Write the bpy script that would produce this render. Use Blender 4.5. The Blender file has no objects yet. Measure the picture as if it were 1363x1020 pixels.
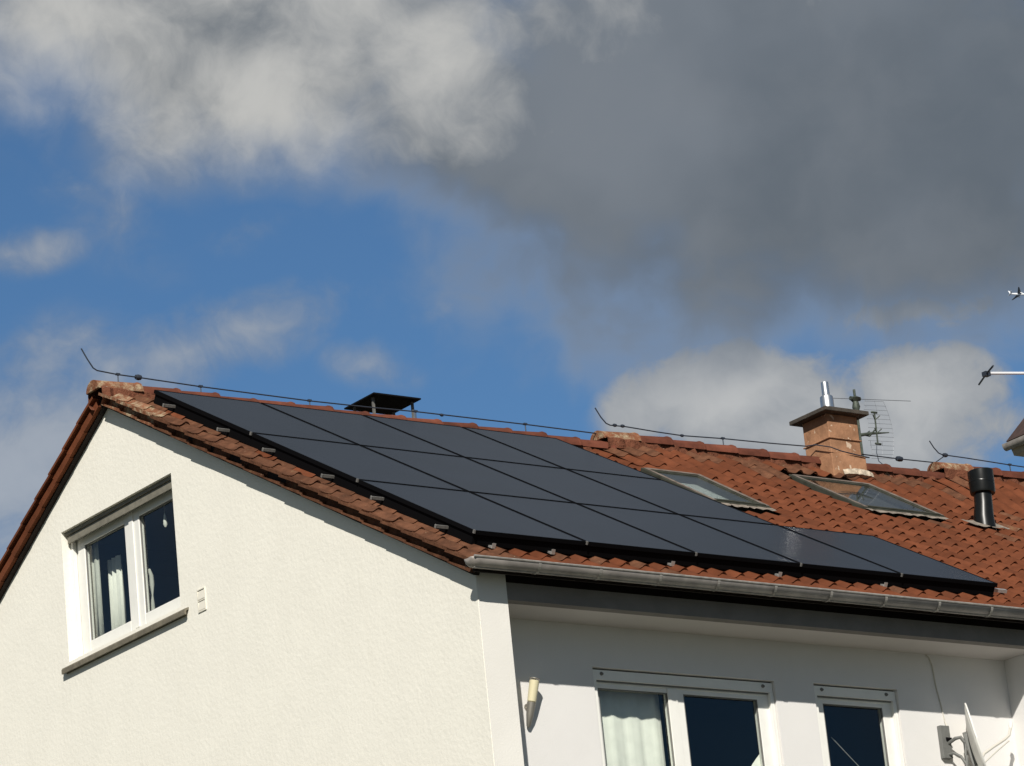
import bpy, math, random
from mathutils import Vector, Matrix
random.seed(7)
R = math.radians
scene = bpy.context.scene
col = scene.collection
SEED = 7.7
Z0 = 10.0                                  # height of the solar array's lower edge above the ground

# ------------------------------------------------------------------ camera
cam = bpy.data.cameras.new('camera'); cam_o = bpy.data.objects.new('camera', cam); col.objects.link(cam_o)
cam.sensor_width = 36.0; cam.lens = 5181.26 / 1363 * 36
cam.clip_start = 0.5; cam.clip_end = 30000
CAM = Vector((-18.151, -24.069, Z0 - 8.403))
yaw, pitch, roll = R(37.825), R(17.673), R(-5.852)
fw = Vector((math.sin(yaw)*math.cos(pitch), math.cos(yaw)*math.cos(pitch), math.sin(pitch)))
r0 = Vector((math.cos(yaw), -math.sin(yaw), 0)); u0 = r0.cross(fw)
rt = math.cos(roll)*r0 + math.sin(roll)*u0; up = -math.sin(roll)*r0 + math.cos(roll)*u0
m = Matrix((rt, up, -fw)).transposed().to_4x4(); m.translation = CAM
cam_o.matrix_world = m
scene.camera = cam_o
scene.view_settings.view_transform = 'Standard'; scene.view_settings.look = 'None'
scene.view_settings.exposure = 0.05; scene.view_settings.gamma = 1.0

# ------------------------------------------------------------------ sun
SUN = Vector((-0.85, -1.0, 0.918)).normalized()
sl = bpy.data.lights.new('sun', 'SUN'); sl.energy = 5.0; sl.angle = R(0.5); sl.color = (1.0, 0.955, 0.875)
so = bpy.data.objects.new('sun', sl); col.objects.link(so)
so.rotation_euler = SUN.to_track_quat('Z', 'Y').to_euler(); so.location = SUN * 60
SUN_EL = math.asin(SUN.z); SUN_AZ = math.atan2(SUN.x, SUN.y)

# ------------------------------------------------------------------ world: Nishita sky with broken clouds
w = bpy.data.worlds.new('World'); scene.world = w; w.use_nodes = True
nt = w.node_tree; nt.nodes.clear()
class G:                                   # tiny node-graph helper
    def __init__(s, t): s.t = t
    def n(s, typ, **kw):
        nd = s.t.nodes.new(typ)
        for k, v in kw.items(): setattr(nd, k, v)
        return nd
    def put(s, sock, v):
        if isinstance(v, bpy.types.NodeSocket): s.t.links.new(v, sock)
        else: sock.default_value = v
    def m(s, op, a, b=0.0, c=None, clamp=False):
        nd = s.n('ShaderNodeMath', operation=op, use_clamp=clamp)
        s.put(nd.inputs[0], a); s.put(nd.inputs[1], b)
        if c is not None: s.put(nd.inputs[2], c)
        return nd.outputs[0]
    def ss(s, v, a, b, lo=0.0, hi=1.0):
        nd = s.n('ShaderNodeMapRange', interpolation_type='SMOOTHSTEP')
        for i, x in enumerate((v, a, b, lo, hi)): s.put(nd.inputs[i], x)
        return nd.outputs[0]
    def noise(s, vec, scale, detail=6, rough=0.55, dist=0.0):
        nd = s.n('ShaderNodeTexNoise'); s.put(nd.inputs['Vector'], vec)
        nd.inputs['Scale'].default_value = scale; nd.inputs['Detail'].default_value = detail
        nd.inputs['Roughness'].default_value = rough; nd.inputs['Distortion'].default_value = dist
        return nd.outputs['Fac']
    def mix(s, f, a, b, blend='MIX'):
        nd = s.n('ShaderNodeMix', data_type='RGBA', blend_type=blend)
        s.put(nd.inputs[0], f); s.put(nd.inputs[6], a); s.put(nd.inputs[7], b)
        return nd.outputs[2]
g = G(nt)
sky = g.n('ShaderNodeTexSky', sky_type='NISHITA', sun_disc=False)
sky.sun_elevation = SUN_EL; sky.sun_rotation = SUN_AZ % (2*math.pi)
sky.air_density = 1.0; sky.dust_density = 0.0; sky.ozone_density = 3.0; sky.altitude = 200
tc = g.n('ShaderNodeTexCoord')
dirv = tc.outputs['Generated']
sep = g.n('ShaderNodeSeparateXYZ'); g.put(sep.inputs[0], dirv)
az = g.m('ARCTAN2', sep.outputs[0], sep.outputs[1])
el = g.m('ARCSINE', sep.outputs[2])
DEG = 180/math.pi
U = g.m('MULTIPLY', g.m('SUBTRACT', az, R(37.8)), DEG*math.cos(R(17.7)))
V = g.m('MULTIPLY', g.m('SUBTRACT', el, R(17.7)), DEG)
cmb = g.n('ShaderNodeCombineXYZ'); g.put(cmb.inputs[0], U); g.put(cmb.inputs[1], V); cmb.inputs[2].default_value = 3.7
uv0 = cmb.outputs[0]
wn = g.n('ShaderNodeTexNoise'); g.put(wn.inputs['Vector'], uv0); wn.inputs['Scale'].default_value = 0.55; wn.inputs['Detail'].default_value = 3.0
wc = g.n('ShaderNodeVectorMath', operation='SUBTRACT'); g.put(wc.inputs[0], wn.outputs['Color']); wc.inputs[1].default_value = (0.5, 0.5, 0.5)
ws = g.n('ShaderNodeVectorMath', operation='SCALE'); g.put(ws.inputs[0], wc.outputs[0]); ws.inputs['Scale'].default_value = 1.35
wa = g.n('ShaderNodeVectorMath', operation='ADD'); g.put(wa.inputs[0], uv0); g.put(wa.inputs[1], ws.outputs[0])
uv = wa.outputs[0]
n_big = g.noise(uv, 0.30, 7, 0.50, 0.0)
n_mid = g.noise(uv, 0.62, 9, 0.58, 0.0)
n_low = g.noise(uv, 0.17, 4, 0.5)
def blob(u, v, ru, rv, rot=0.0, wt=1.0):
    c, s_ = math.cos(R(rot)), math.sin(R(rot))
    du, dv = g.m('SUBTRACT', U, u), g.m('SUBTRACT', V, v)
    a = g.m('ADD', g.m('MULTIPLY', du, c/ru), g.m('MULTIPLY', dv, s_/ru))
    b = g.m('ADD', g.m('MULTIPLY', du, -s_/rv), g.m('MULTIPLY', dv, c/rv))
    r = g.m('SQRT', g.m('ADD', g.m('MULTIPLY', a, a), g.m('MULTIPLY', b, b)))
    return g.m('MULTIPLY', g.m('SUBTRACT', 1.0, r), wt)
def vmax(l):
    x = l[0]
    for y in l[1:]: x = g.m('MAXIMUM', x, y)
    return x
def nadd(f, n, amp, mid=0.5): return g.m('ADD', f, g.m('MULTIPLY', g.m('SUBTRACT', n, mid), amp))
DK = 0.0111                                # degrees per unit used for the cloud sizes
big = vmax([blob(4.6, 3.4, 610*DK, 375*DK, -6, 1.05), blob(-3.6, 5.6, 520*DK, 215*DK, -8, 0.75),
            blob(1.3, 12.5, 1900*DK, 790*DK, -6, 1.3), blob(0.9, 3.35, 420*DK, 175*DK, -24, 0.9)])
wisp = vmax([blob(-7.2, 2.45, 150*DK, 46*DK, 4, 0.8), blob(-7.2, -0.5, 300*DK, 190*DK, 30, 1.15),
             blob(-4.7, 0.85, 330*DK, 80*DK, 14, 1.0), blob(-2.05, 0.45, 95*DK, 50*DK, -20, 0.7),
             blob(-0.76, 1.2, 110*DK, 45*DK, 10, 0.34), blob(-3.66, 2.55, 110*DK, 45*DK, 10, 0.36),
             blob(2.1, 0.35, 80*DK, 80*DK, 0, 0.6), blob(-5.8, 3.1, 200*DK, 100*DK, -50, 0.38)])
cum = vmax([blob(3.2, -0.65, 200*DK, 100*DK, 0, 1.1), blob(5.8, -0.95, 150*DK, 90*DK, 0, 1.1), blob(4.6, -1.25, 300*DK, 85*DK, -6, 1.1),
            blob(5.9, 0.35, 170*DK, 45*DK, 0, 0.55)])
f_big = nadd(nadd(big, n_big, 0.95), n_mid, 0.35)
d_big = g.ss(f_big, -0.16, 0.48)
f_wisp = nadd(wisp, n_mid, 2.2, 0.48)
d_wisp = g.m('MULTIPLY', g.ss(f_wisp, 0.0, 1.1, 0.0, 0.66), g.ss(wisp, 0.0, 0.35))
f_cum = nadd(cum, n_mid, 1.9, 0.47)
d_cum = g.m('MULTIPLY', g.ss(f_cum, 0.0, 0.50, 0.0, 0.90), g.ss(cum, -0.05, 0.2))
d_loc = g.m('MAXIMUM', d_big, g.m('MAXIMUM', d_wisp, d_cum))
# the rest of the sky: broken clouds of the same kind
off = g.n('ShaderNodeVectorMath', operation='ADD'); g.put(off.inputs[0], dirv); off.inputs[1].default_value = (0.0, 0.0, SEED)
gn = g.noise(off.outputs[0], 3.2, 7, 0.55, 0.3)
d_gen = g.ss(gn, 0.36, 0.52)
dist = g.m('SQRT', g.m('ADD', g.m('MULTIPLY', U, U), g.m('MULTIPLY', V, V)))
far = g.ss(dist, 13.0, 26.0)
near = g.m('SUBTRACT', 1.0, far)
dens = g.m('ADD', g.m('MULTIPLY', d_loc, near), g.m('MULTIPLY', d_gen, far))
# brightness of the cloud: thick parts grey, sunlit lobes pale
lit = vmax([blob(-0.5, 4.75, 175*DK, 150*DK, 20, 1.0), blob(-3.3, 4.4, 260*DK, 170*DK, 20, 1.0),
            blob(-6.2, 4.9, 260*DK, 270*DK, 0, 0.95), blob(-2.6, 6.3, 620*DK, 150*DK, -6, 0.75)])
l_big = g.ss(nadd(lit, n_mid, 2.1, 0.55), -0.30, 1.15)
l_cum = g.m('MULTIPLY', g.ss(f_cum, 0.1, 1.2, 0.45, 1.0), g.ss(d_big, 0.2, 0.9, 1.0, 0.15))
l_wisp = g.m('MULTIPLY', g.ss(f_wisp, 0.0, 1.4, 0.30, 0.9), g.ss(wisp, 0.0, 0.2))
l_wisp = g.m('MULTIPLY', l_wisp, g.ss(d_big, 0.1, 0.7, 1.0, 0.2))
l_loc = g.m('MAXIMUM', l_big, g.m('MAXIMUM', l_cum, l_wisp))
l_gen = g.ss(g.noise(dirv, 7.0, 6, 0.6), 0.45, 0.75, 0.0, 0.45)
lum = g.m('ADD', g.m('MULTIPLY', l_loc, near), g.m('MULTIPLY', l_gen, far))
dark = g.mix(g.ss(n_low, 0.36, 0.64), (0.092, 0.118, 0.150, 1), (0.155, 0.182, 0.218, 1))
dark = g.mix(g.ss(n_mid, 0.35, 0.75, 0.0, 0.25), dark, (0.190, 0.208, 0.232, 1))
cl = g.mix(lum, dark, (0.50, 0.50, 0.485, 1))
bg1 = g.n('ShaderNodeBackground'); g.put(bg1.inputs[0], g.mix(1.0, sky.outputs[0], (0.60, 0.82, 0.96, 1), 'MULTIPLY')); bg1.inputs[1].default_value = 0.078
bg2 = g.n('ShaderNodeBackground'); g.put(bg2.inputs[0], cl); bg2.inputs[1].default_value = 1.0
mx = g.n('ShaderNodeMixShader'); g.put(mx.inputs[0], dens)
nt.links.new(bg1.outputs[0], mx.inputs[1]); nt.links.new(bg2.outputs[0], mx.inputs[2])
wo = g.n('ShaderNodeOutputWorld'); nt.links.new(mx.outputs[0], wo.inputs[0])

# ------------------------------------------------------------------ materials
def mat(name, colr, rough=0.7, metal=0.0, var=0.0, vscale=8.0, bump=0.0, bscale=40.0, spec=0.5, rnd=0.0, extra=None):
    M = bpy.data.materials.new(name); M.use_nodes = True
    t = M.node_tree; b = t.nodes['Principled BSDF']; h = G(t)
    b.inputs['Roughness'].default_value = rough; b.inputs['Metallic'].default_value = metal
    b.inputs['Specular IOR Level'].default_value = spec
    geo = h.n('ShaderNodeNewGeometry'); pos = geo.outputs['Position']
    c = (*colr, 1)
    if var:
        f = h.ss(h.noise(pos, vscale, 6, 0.6), 0.3, 0.7)
        c = h.mix(f, tuple(x*(1-var) for x in colr)+(1,), tuple(min(1, x*(1+var*0.6)) for x in colr)+(1,))
    if rnd:
        oi = h.n('ShaderNodeObjectInfo')
        k = h.ss(oi.outputs['Random'], 0.0, 1.0, 1-rnd, 1+rnd)
        cc = h.n('ShaderNodeCombineColor'); [h.put(cc.inputs[i], k) for i in range(3)]
        c = h.mix(1.0, c, cc.outputs[0], 'MULTIPLY')
    if extra: c = extra(h, pos, c)
    h.put(b.inputs['Base Color'], c)
    if bump:
        bn = h.n('ShaderNodeBump'); bn.inputs['Strength'].default_value = 1.0; bn.inputs['Distance'].default_value = bump
        h.put(bn.inputs['Height'], h.noise(pos, bscale, 5, 0.6)); h.put(b.inputs['Normal'], bn.outputs[0])
    return M
def lichen(h, pos, c):                      # pale lichen and dark moss spots, as grown on the old tiles
    a = h.ss(h.noise(pos, 9.0, 6, 0.7), 0.60, 0.70, 0.0, 0.55)
    c = h.mix(a, c, (0.17, 0.11, 0.055, 1))
    return h.mix(h.ss(h.noise(pos, 23.0, 4, 0.7), 0.66, 0.72, 0, 0.5), c, (0.42, 0.34, 0.22, 1))
def crust(h, pos, c):
    a = h.ss(h.noise(pos, 11.0, 7, 0.75), 0.44, 0.66)
    return h.mix(a, c, (0.36, 0.29, 0.19, 1))
def spots(h, pos, c):                       # soot and water marks
    return h.mix(h.ss(h.noise(pos, 1.6, 6, 0.65), 0.45, 0.75, 0, 0.45), c, (0.085, 0.034, 0.02, 1))
def pale(h, pos, c):                        # clean mortar where the dirt has washed off
    return h.mix(h.ss(h.noise(pos, 3.4, 5, 0.65), 0.60, 0.66), c, (0.50, 0.42, 0.32, 1))
def streak(h, pos, c):                      # faint rain streaks and patchy weathering on the render
    mp = h.n('ShaderNodeMapping'); h.put(mp.inputs[0], pos); mp.inputs['Scale'].default_value = (5.0, 5.0, 0.45)
    c = h.mix(h.ss(h.noise(mp.outputs[0], 1.0, 5, 0.6), 0.50, 0.80, 0, 0.10), c, (0.66, 0.62, 0.53, 1))
    return h.mix(h.ss(h.noise(pos, 46.0, 3, 0.6), 0.62, 0.74, 0, 0.22), c, (0.55, 0.52, 0.44, 1))
def flake(h, pos, c):                       # flaked render on the chimney
    a = h.ss(h.noise(pos, 9.0, 4, 0.6, 0.5), 0.615, 0.645)
    return h.mix(a, c, (0.55, 0.42, 0.31, 1))
M = dict(
 tile=mat('clay_tile', (0.142, 0.046, 0.0215), 0.88, var=0.20, vscale=7, bump=0.004, bscale=60, spec=0.08, rnd=0.13, extra=spots),
 tile_old=mat('weathered_clay_tile', (0.125, 0.054, 0.029), 0.85, var=0.35, vscale=9, bump=0.006, bscale=50, spec=0.15, rnd=0.15, extra=lichen),
 tile_crust=mat('lichen_covered_tile', (0.21, 0.085, 0.045), 0.9, var=0.3, bump=0.010, bscale=45, spec=0.1, extra=crust),
 ridge=mat('ridge_clay', (0.128, 0.041, 0.024), 0.9, var=0.3, vscale=6, bump=0.004, bscale=40, spec=0.2, rnd=0.22),
 mortar=mat('stained_mortar', (0.16, 0.062, 0.036), 0.95, var=0.3, vscale=14, extra=pale, bump=0.02, bscale=35, spec=0.1),
 mortar_pale=mat('pale_mortar', (0.52, 0.44, 0.34), 0.95, var=0.35, vscale=20, bump=0.01, bscale=40, spec=0.05),
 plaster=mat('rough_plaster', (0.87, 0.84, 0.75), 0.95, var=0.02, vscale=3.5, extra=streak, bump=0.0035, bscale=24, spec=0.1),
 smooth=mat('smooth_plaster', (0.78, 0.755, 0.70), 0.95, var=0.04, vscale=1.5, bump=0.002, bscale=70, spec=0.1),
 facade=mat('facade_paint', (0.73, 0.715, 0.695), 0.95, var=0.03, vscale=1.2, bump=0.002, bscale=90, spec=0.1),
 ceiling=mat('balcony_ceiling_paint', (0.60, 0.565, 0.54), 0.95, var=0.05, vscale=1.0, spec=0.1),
 darkwood=mat('dark_stained_wood', (0.21, 0.195, 0.18), 0.75, var=0.1, vscale=4, bump=0.003, bscale=30, spec=0.2),
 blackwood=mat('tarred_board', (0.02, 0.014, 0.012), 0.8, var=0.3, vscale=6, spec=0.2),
 pvc=mat('white_window_frame', (0.83, 0.82, 0.77), 0.45, var=0.03, spec=0.4),
 rubber=mat('grey_seal', (0.16, 0.16, 0.15), 0.7),
 shutter=mat('olive_grey_shutter', (0.20, 0.185, 0.145), 0.6, var=0.2, vscale=12),
 sill=mat('stone_sill', (0.17, 0.15, 0.11), 0.7, var=0.25, vscale=14, bump=0.004, bscale=60),
 zinc=mat('zinc_gutter', (0.37, 0.335, 0.305), 0.55, metal=0.25, var=0.28, vscale=5, spec=0.5),
 zinc_d=mat('zinc_bracket', (0.34, 0.32, 0.29), 0.5, metal=0.3, var=0.25, vscale=20),
 panel=mat('solar_glass', (0.0055, 0.007, 0.0115), 0.22, spec=0.31, var=0.25, vscale=1.3),
 pframe=mat('black_anodised', (0.003, 0.003, 0.0035), 0.7, metal=0.0, spec=0.06),
 alu=mat('aluminium', (0.62, 0.61, 0.58), 0.45, metal=0.7, var=0.15, vscale=30),
 capgrey=mat('grey_end_cap', (0.14, 0.137, 0.128), 0.7, var=0.2, vscale=30),
 steel=mat('stainless_flue', (0.80, 0.80, 0.80), 0.34, metal=1.0),
 wire=mat('lightning_wire', (0.05, 0.06, 0.08), 0.5, metal=0.5),
 black=mat('black_plastic_pipe', (0.006, 0.0065, 0.006), 0.33, var=0.2, vscale=20, spec=0.35),
 lead=mat('lead_flashing', (0.24, 0.205, 0.17), 0.9, spec=0.06, var=0.35, vscale=18, bump=0.008, bscale=30),
 sky_frame=mat('grey_green_flashing', (0.046, 0.048, 0.038), 0.9, spec=0.06, var=0.3, vscale=7),
 sky_trim=mat('pale_worn_trim', (0.17, 0.14, 0.12), 0.9, spec=0.06, var=0.3, vscale=12),
 blind=mat('pale_blind', (0.62, 0.66, 0.62), 0.9),
 render=mat('ochre_chimney_render', (0.36, 0.19, 0.108), 0.9, var=0.28, vscale=5, bump=0.006, bscale=25, spec=0.1, extra=flake),
 slab=mat('concrete_cap', (0.06, 0.05, 0.04), 0.9, var=0.35, vscale=10, bump=0.006, bscale=40),
 fibre=mat('black_cover_plate', (0.005, 0.005, 0.006), 0.7, var=0.2, spec=0.1),
 antenna=mat('weathered_antenna', (0.08, 0.095, 0.075), 0.6, metal=0.4, var=0.4, vscale=30),
 rod=mat('thin_grey_rod', (0.14, 0.15, 0.17), 0.5, metal=0.3),
 boom=mat('pale_antenna_boom', (0.80, 0.80, 0.82), 0.4, metal=0.2),
 cream=mat('cream_lamp_glass', (0.66, 0.60, 0.40), 0.4),
 lampsteel=mat('brushed_lamp_steel', (0.33, 0.31, 0.27), 0.4, metal=0.6),
 dish=mat('white_dish', (0.80, 0.79, 0.74), 0.5, var=0.04),
 mount=mat('grey_dish_mount', (0.145, 0.148, 0.140), 0.6, var=0.1, vscale=20),
 cable=mat('pale_cable', (0.60, 0.57, 0.50), 0.6),
 curtain=mat('white_curtain', (0.80, 0.79, 0.72), 0.95, var=0.06, vscale=10),
 net=mat('grey_net_curtain', (0.50, 0.50, 0.45), 0.95, var=0.1, vscale=10),
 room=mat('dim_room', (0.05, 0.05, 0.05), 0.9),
 ground=mat('garden_ground', (0.060, 0.066, 0.042), 0.95, var=0.4, vscale=0.4),
 street=mat('asphalt', (0.05, 0.05, 0.052), 0.9, var=0.25, vscale=2),
 vent=mat('white_vent', (0.78, 0.74, 0.64), 0.6),
 plane=mat('white_aircraft_paint', (0.80, 0.81, 0.83), 0.4),
 plane_shade=mat('shaded_aircraft_wing', (0.10, 0.11, 0.12), 0.5),  # shade of the wing undersides put into the colour
 eave=mat('beige_eave_boards', (0.42, 0.36, 0.27), 0.8, var=0.15),
 farroof=mat('dark_brown_tile', (0.055, 0.030, 0.024), 0.8, var=0.3),
)
def glass_mat():
    Mg = bpy.data.materials.new('window_glass'); Mg.use_nodes = True; t = Mg.node_tree; t.nodes.clear(); h = G(t)
    lw = h.n('ShaderNodeLayerWeight'); lw.inputs[0].default_value = 0.5
    fz = h.m('ADD', h.m('MULTIPLY', h.m('POWER', lw.outputs['Facing'], 5.0), 0.965), 0.035)
    tr = h.n('ShaderNodeBsdfTransparent'); tr.inputs[0].default_value = (0.92, 0.94, 0.93, 1)
    gl = h.n('ShaderNodeBsdfGlossy'); gl.inputs['Roughness'].default_value = 0.02
    ms = h.n('ShaderNodeMixShader'); o = h.n('ShaderNodeOutputMaterial')
    t.links.new(fz, ms.inputs[0]); t.links.new(tr.outputs[0], ms.inputs[1]); t.links.new(gl.outputs[0], ms.inputs[2])
    t.links.new(ms.outputs[0], o.inputs[0]); return Mg
M['glass'] = glass_mat()

# ------------------------------------------------------------------ mesh helpers (z given relative to Z0)
class MB:
    def __init__(s): s.v = []; s.f = []
    def add(s, vs, fs):
        k = len(s.v); s.v += [tuple(v) for v in vs]; s.f += [tuple(i+k for i in f) for f in fs]; return s
    def box(s, x0, x1, y0, y1, z0, z1):
        return s.add([(x, y, z) for x in (x0, x1) for y in (y0, y1) for z in (z0, z1)],
                     [(0,1,3,2), (4,6,7,5), (0,4,5,1), (2,3,7,6), (0,2,6,4), (1,5,7,3)])
    def prism(s, poly, d):                   # closed polygon extruded along vector d
        n = len(poly); d = Vector(d); a = [Vector(p) for p in poly]
        return s.add(a+[p+d for p in a], [tuple(range(n-1, -1, -1)), tuple(range(n, 2*n))] + [(i, (i+1) % n, n+(i+1) % n, n+i) for i in range(n)])
    def tube(s, pts, r, seg=8, cap=True):
        pts = [Vector(p) for p in pts]; n = len(pts); vs = []; fs = []
        rr = r if isinstance(r, (list, tuple)) else [r]*n
        t0 = (pts[1]-pts[0]).normalized(); ref = Vector((0,0,1)) if abs(t0.z) < 0.9 else Vector((1,0,0))
        for i, p in enumerate(pts):
            t = (pts[min(i+1, n-1)]-pts[max(i-1, 0)]).normalized()
            a = t.cross(ref).normalized(); b = t.cross(a)
            for k in range(seg):
                q = 2*math.pi*k/seg; vs.append(p + rr[i]*(math.cos(q)*a+math.sin(q)*b))
        for i in range(n-1):
            for k in range(seg):
                k2 = (k+1) % seg; fs.append((i*seg+k, i*seg+k2, (i+1)*seg+k2, (i+1)*seg+k))
        if cap: fs += [tuple(range(seg-1, -1, -1)), tuple((n-1)*seg+k for k in range(seg))]
        return s.add(vs, fs)
    def mesh(s, name, off=(0,0,0), smooth=False):
        me = bpy.data.meshes.new(name); o = Vector(off)
        me.from_pydata([Vector(v)-o for v in s.v], [], s.f); me.update()
        import bmesh
        b = bmesh.new(); b.from_mesh(me); bmesh.ops.recalc_face_normals(b, faces=b.faces)
        if smooth:
            for f in b.faces: f.smooth = True
            for e in b.edges:
                if len(e.link_faces) == 2 and e.calc_face_angle(0) > R(38): e.smooth = False
        b.to_mesh(me); b.free(); return me
    def build(s, name, material, parent=None, smooth=False, bevel=0.0):
        """vertices in scene coordinates with z relative to Z0"""
        off = Vector((0,0,-Z0)); org = Vector((0,0,0))
        if parent is not None: org = wloc(parent)
        else:
            xs = [Vector(v) for v in s.v]
            org = Vector(((min(v.x for v in xs)+max(v.x for v in xs))/2, (min(v.y for v in xs)+max(v.y for v in xs))/2, min(v.z for v in xs)+Z0))
        me = s.mesh(name, off+org, smooth); me.materials.append(M[material])
        o = bpy.data.objects.new(name, me); col.objects.link(o)
        if parent is not None: o.parent = parent
        else: o.location = org
        if bevel:
            bv = o.modifiers.new('bevel', 'BEVEL'); bv.width = bevel; bv.segments = 2; bv.limit_method = 'ANGLE'
        return o
def wloc(o):
    p = Vector((0,0,0))
    while o is not None: p += o.location; o = o.parent
    return p
def tag(o, label, cat, group=None):
    o['label'] = label; o['category'] = cat
    if group: o['group'] = group
    return o
def thing(name, loc, label, cat, group=None):
    o = bpy.data.objects.new(name, None); col.objects.link(o); o.empty_display_size = 0.3
    o.location = (loc[0], loc[1], loc[2]+Z0); return tag(o, label, cat, group)
def box(name, b, material, parent, bevel=0.0): return MB().box(*b).build(name, material, parent, bevel=bevel)

# ------------------------------------------------------------------ setting
gr = MB().box(-3000, 3000, -3000, 3000, -10.5, -10.0).build('ground', 'ground'); gr['kind'] = 'structure'
rd = MB().box(-60, 80, -17.0, -10.5, -9.996, -9.99).build('road', 'street'); rd['kind'] = 'structure'

# roof geometry
TH = R(29.85); C, S, T = math.cos(TH), math.sin(TH), math.tan(TH)
ZL = -0.165                                # tile plane: z = T*y + ZL
YR = 5.10                                  # ridge line
GX = -0.20                                 # outer face of the gable
YF, YB = -0.225, 0.29                      # pier front, recessed balcony wall
XP = 5.98                                  # partition wall at the end of the balcony
def lift(x, s):                            # the neighbour roofs creep up a little towards their ridges
    k = 0.105*min(1, max(0, (x-5.25)/0.6))+0.11*min(1, max(0, (x-9.75)/0.6))
    t = min(1, max(0, (s-4.6)/1.2)); return k*t*t*(3-2*t)
def RP(x, s, n=0.0): return Vector((x, s*C-n*S, s*S+n*C+ZL))           # south slope
def NP(x, s, n=0.0): return Vector((x, 2*YR-(s*C-n*S), s*S+n*C+ZL))    # north slope

hA = thing('terraced_house', (2.9, 5.1, -10), 'white rendered end house with window in its gable, balcony recess and red tiled roof', 'house')
hB = thing('terraced_house', (8.2, 5.1, -10), 'middle house of the terrace, red tiled roof with ochre chimney and black vent pipe', 'house')
hC = thing('terraced_house', (12.2, 5.1, -10), 'house of the terrace beyond the black vent pipe, plain red tiled roof', 'house')

# gable wall with the window opening
WY0, WY1, WZ0, WZ1 = 4.13, 6.10, 0.45, 1.69
zt = lambda y: T*min(y, 2*YR-y)+ZL-0.09
YN = 2*YR-YF
gw = MB()
for poly in ([(YF,-10),(WY0,-10),(WY0,zt(WY0)),(YF,zt(YF))],
             [(WY0,-10),(WY1,-10),(WY1,WZ0),(WY0,WZ0)],
             [(WY0,WZ1),(WY1,WZ1),(WY1,zt(WY1)),(YR,zt(YR)),(WY0,zt(WY0))],
             [(WY1,-10),(YN,-10),(YN,zt(YN)),(WY1,zt(WY1))]):
    gw.prism([(GX, y, z) for y, z in poly], (0.283, 0, 0))
gable = gw.build('gable_wall', 'plaster', hA)
# smooth pier strip at the corner, 3 mm proud of the gable's end
box('corner_pier', (GX+0.004, 0.09, YF-0.006, YF+0.012, -10, zt(YF)-0.006), 'smooth', hA)
# recessed facade, openings for two balcony doors
D1 = (1.29, 3.24, -0.975); D2 = (3.68, 4.64, -0.965); FL = -3.15
fa = MB()
for x0, x1, z0, z1 in ((0.083, D1[0], -10, -0.55), (D1[0], D1[1], D1[2], -0.55), (D1[1], D2[0], -10, -0.55),
                       (D2[0], D2[1], D2[2], -0.55), (D2[1], XP+0.02, -10, -0.55), (D1[0], D1[1], -10, FL), (D2[0], D2[1], -10, FL)):
    fa.box(x0, x1, YB, YB+0.28, z0, z1)
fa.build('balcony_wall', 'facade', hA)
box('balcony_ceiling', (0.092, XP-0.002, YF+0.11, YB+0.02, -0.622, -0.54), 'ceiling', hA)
box('lintel_board', (0.094, XP-0.003, YF+0.01, YF+0.105, -0.630, -0.485), 'darkwood', hA)
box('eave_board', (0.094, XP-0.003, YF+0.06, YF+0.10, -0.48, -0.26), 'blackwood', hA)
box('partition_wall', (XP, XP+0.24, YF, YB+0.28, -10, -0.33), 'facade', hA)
box('balcony_floor', (0.092, XP-0.002, YF-0.3, YB-0.002, FL-0.18, FL), 'sill', hA)
box('rear_wall', (0.084, 5.9, YN-0.28, YN, -10, zt(YN)-0.02), 'plaster', hA)
for h_, a, b in ((hA, -0.30, 5.975), (hB, 5.985, 10.14), (hC, 10.15, 14.2)):
    box('fascia_light_stop', (a, b, -0.348, -0.330, -0.462, -0.374), 'blackwood', h_)  # added to stop sun leaking between gutter and tile ends
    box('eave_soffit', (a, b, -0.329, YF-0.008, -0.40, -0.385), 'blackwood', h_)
for h_, a, b in ((hB, XP+0.245, 10.2), (hC, 10.21, 14.4)):
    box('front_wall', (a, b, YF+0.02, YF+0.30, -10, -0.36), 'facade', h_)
    box('rear_wall', (a, b, YN-0.28, YN, -10, zt(YN)-0.02), 'plaster', h_)

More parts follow.
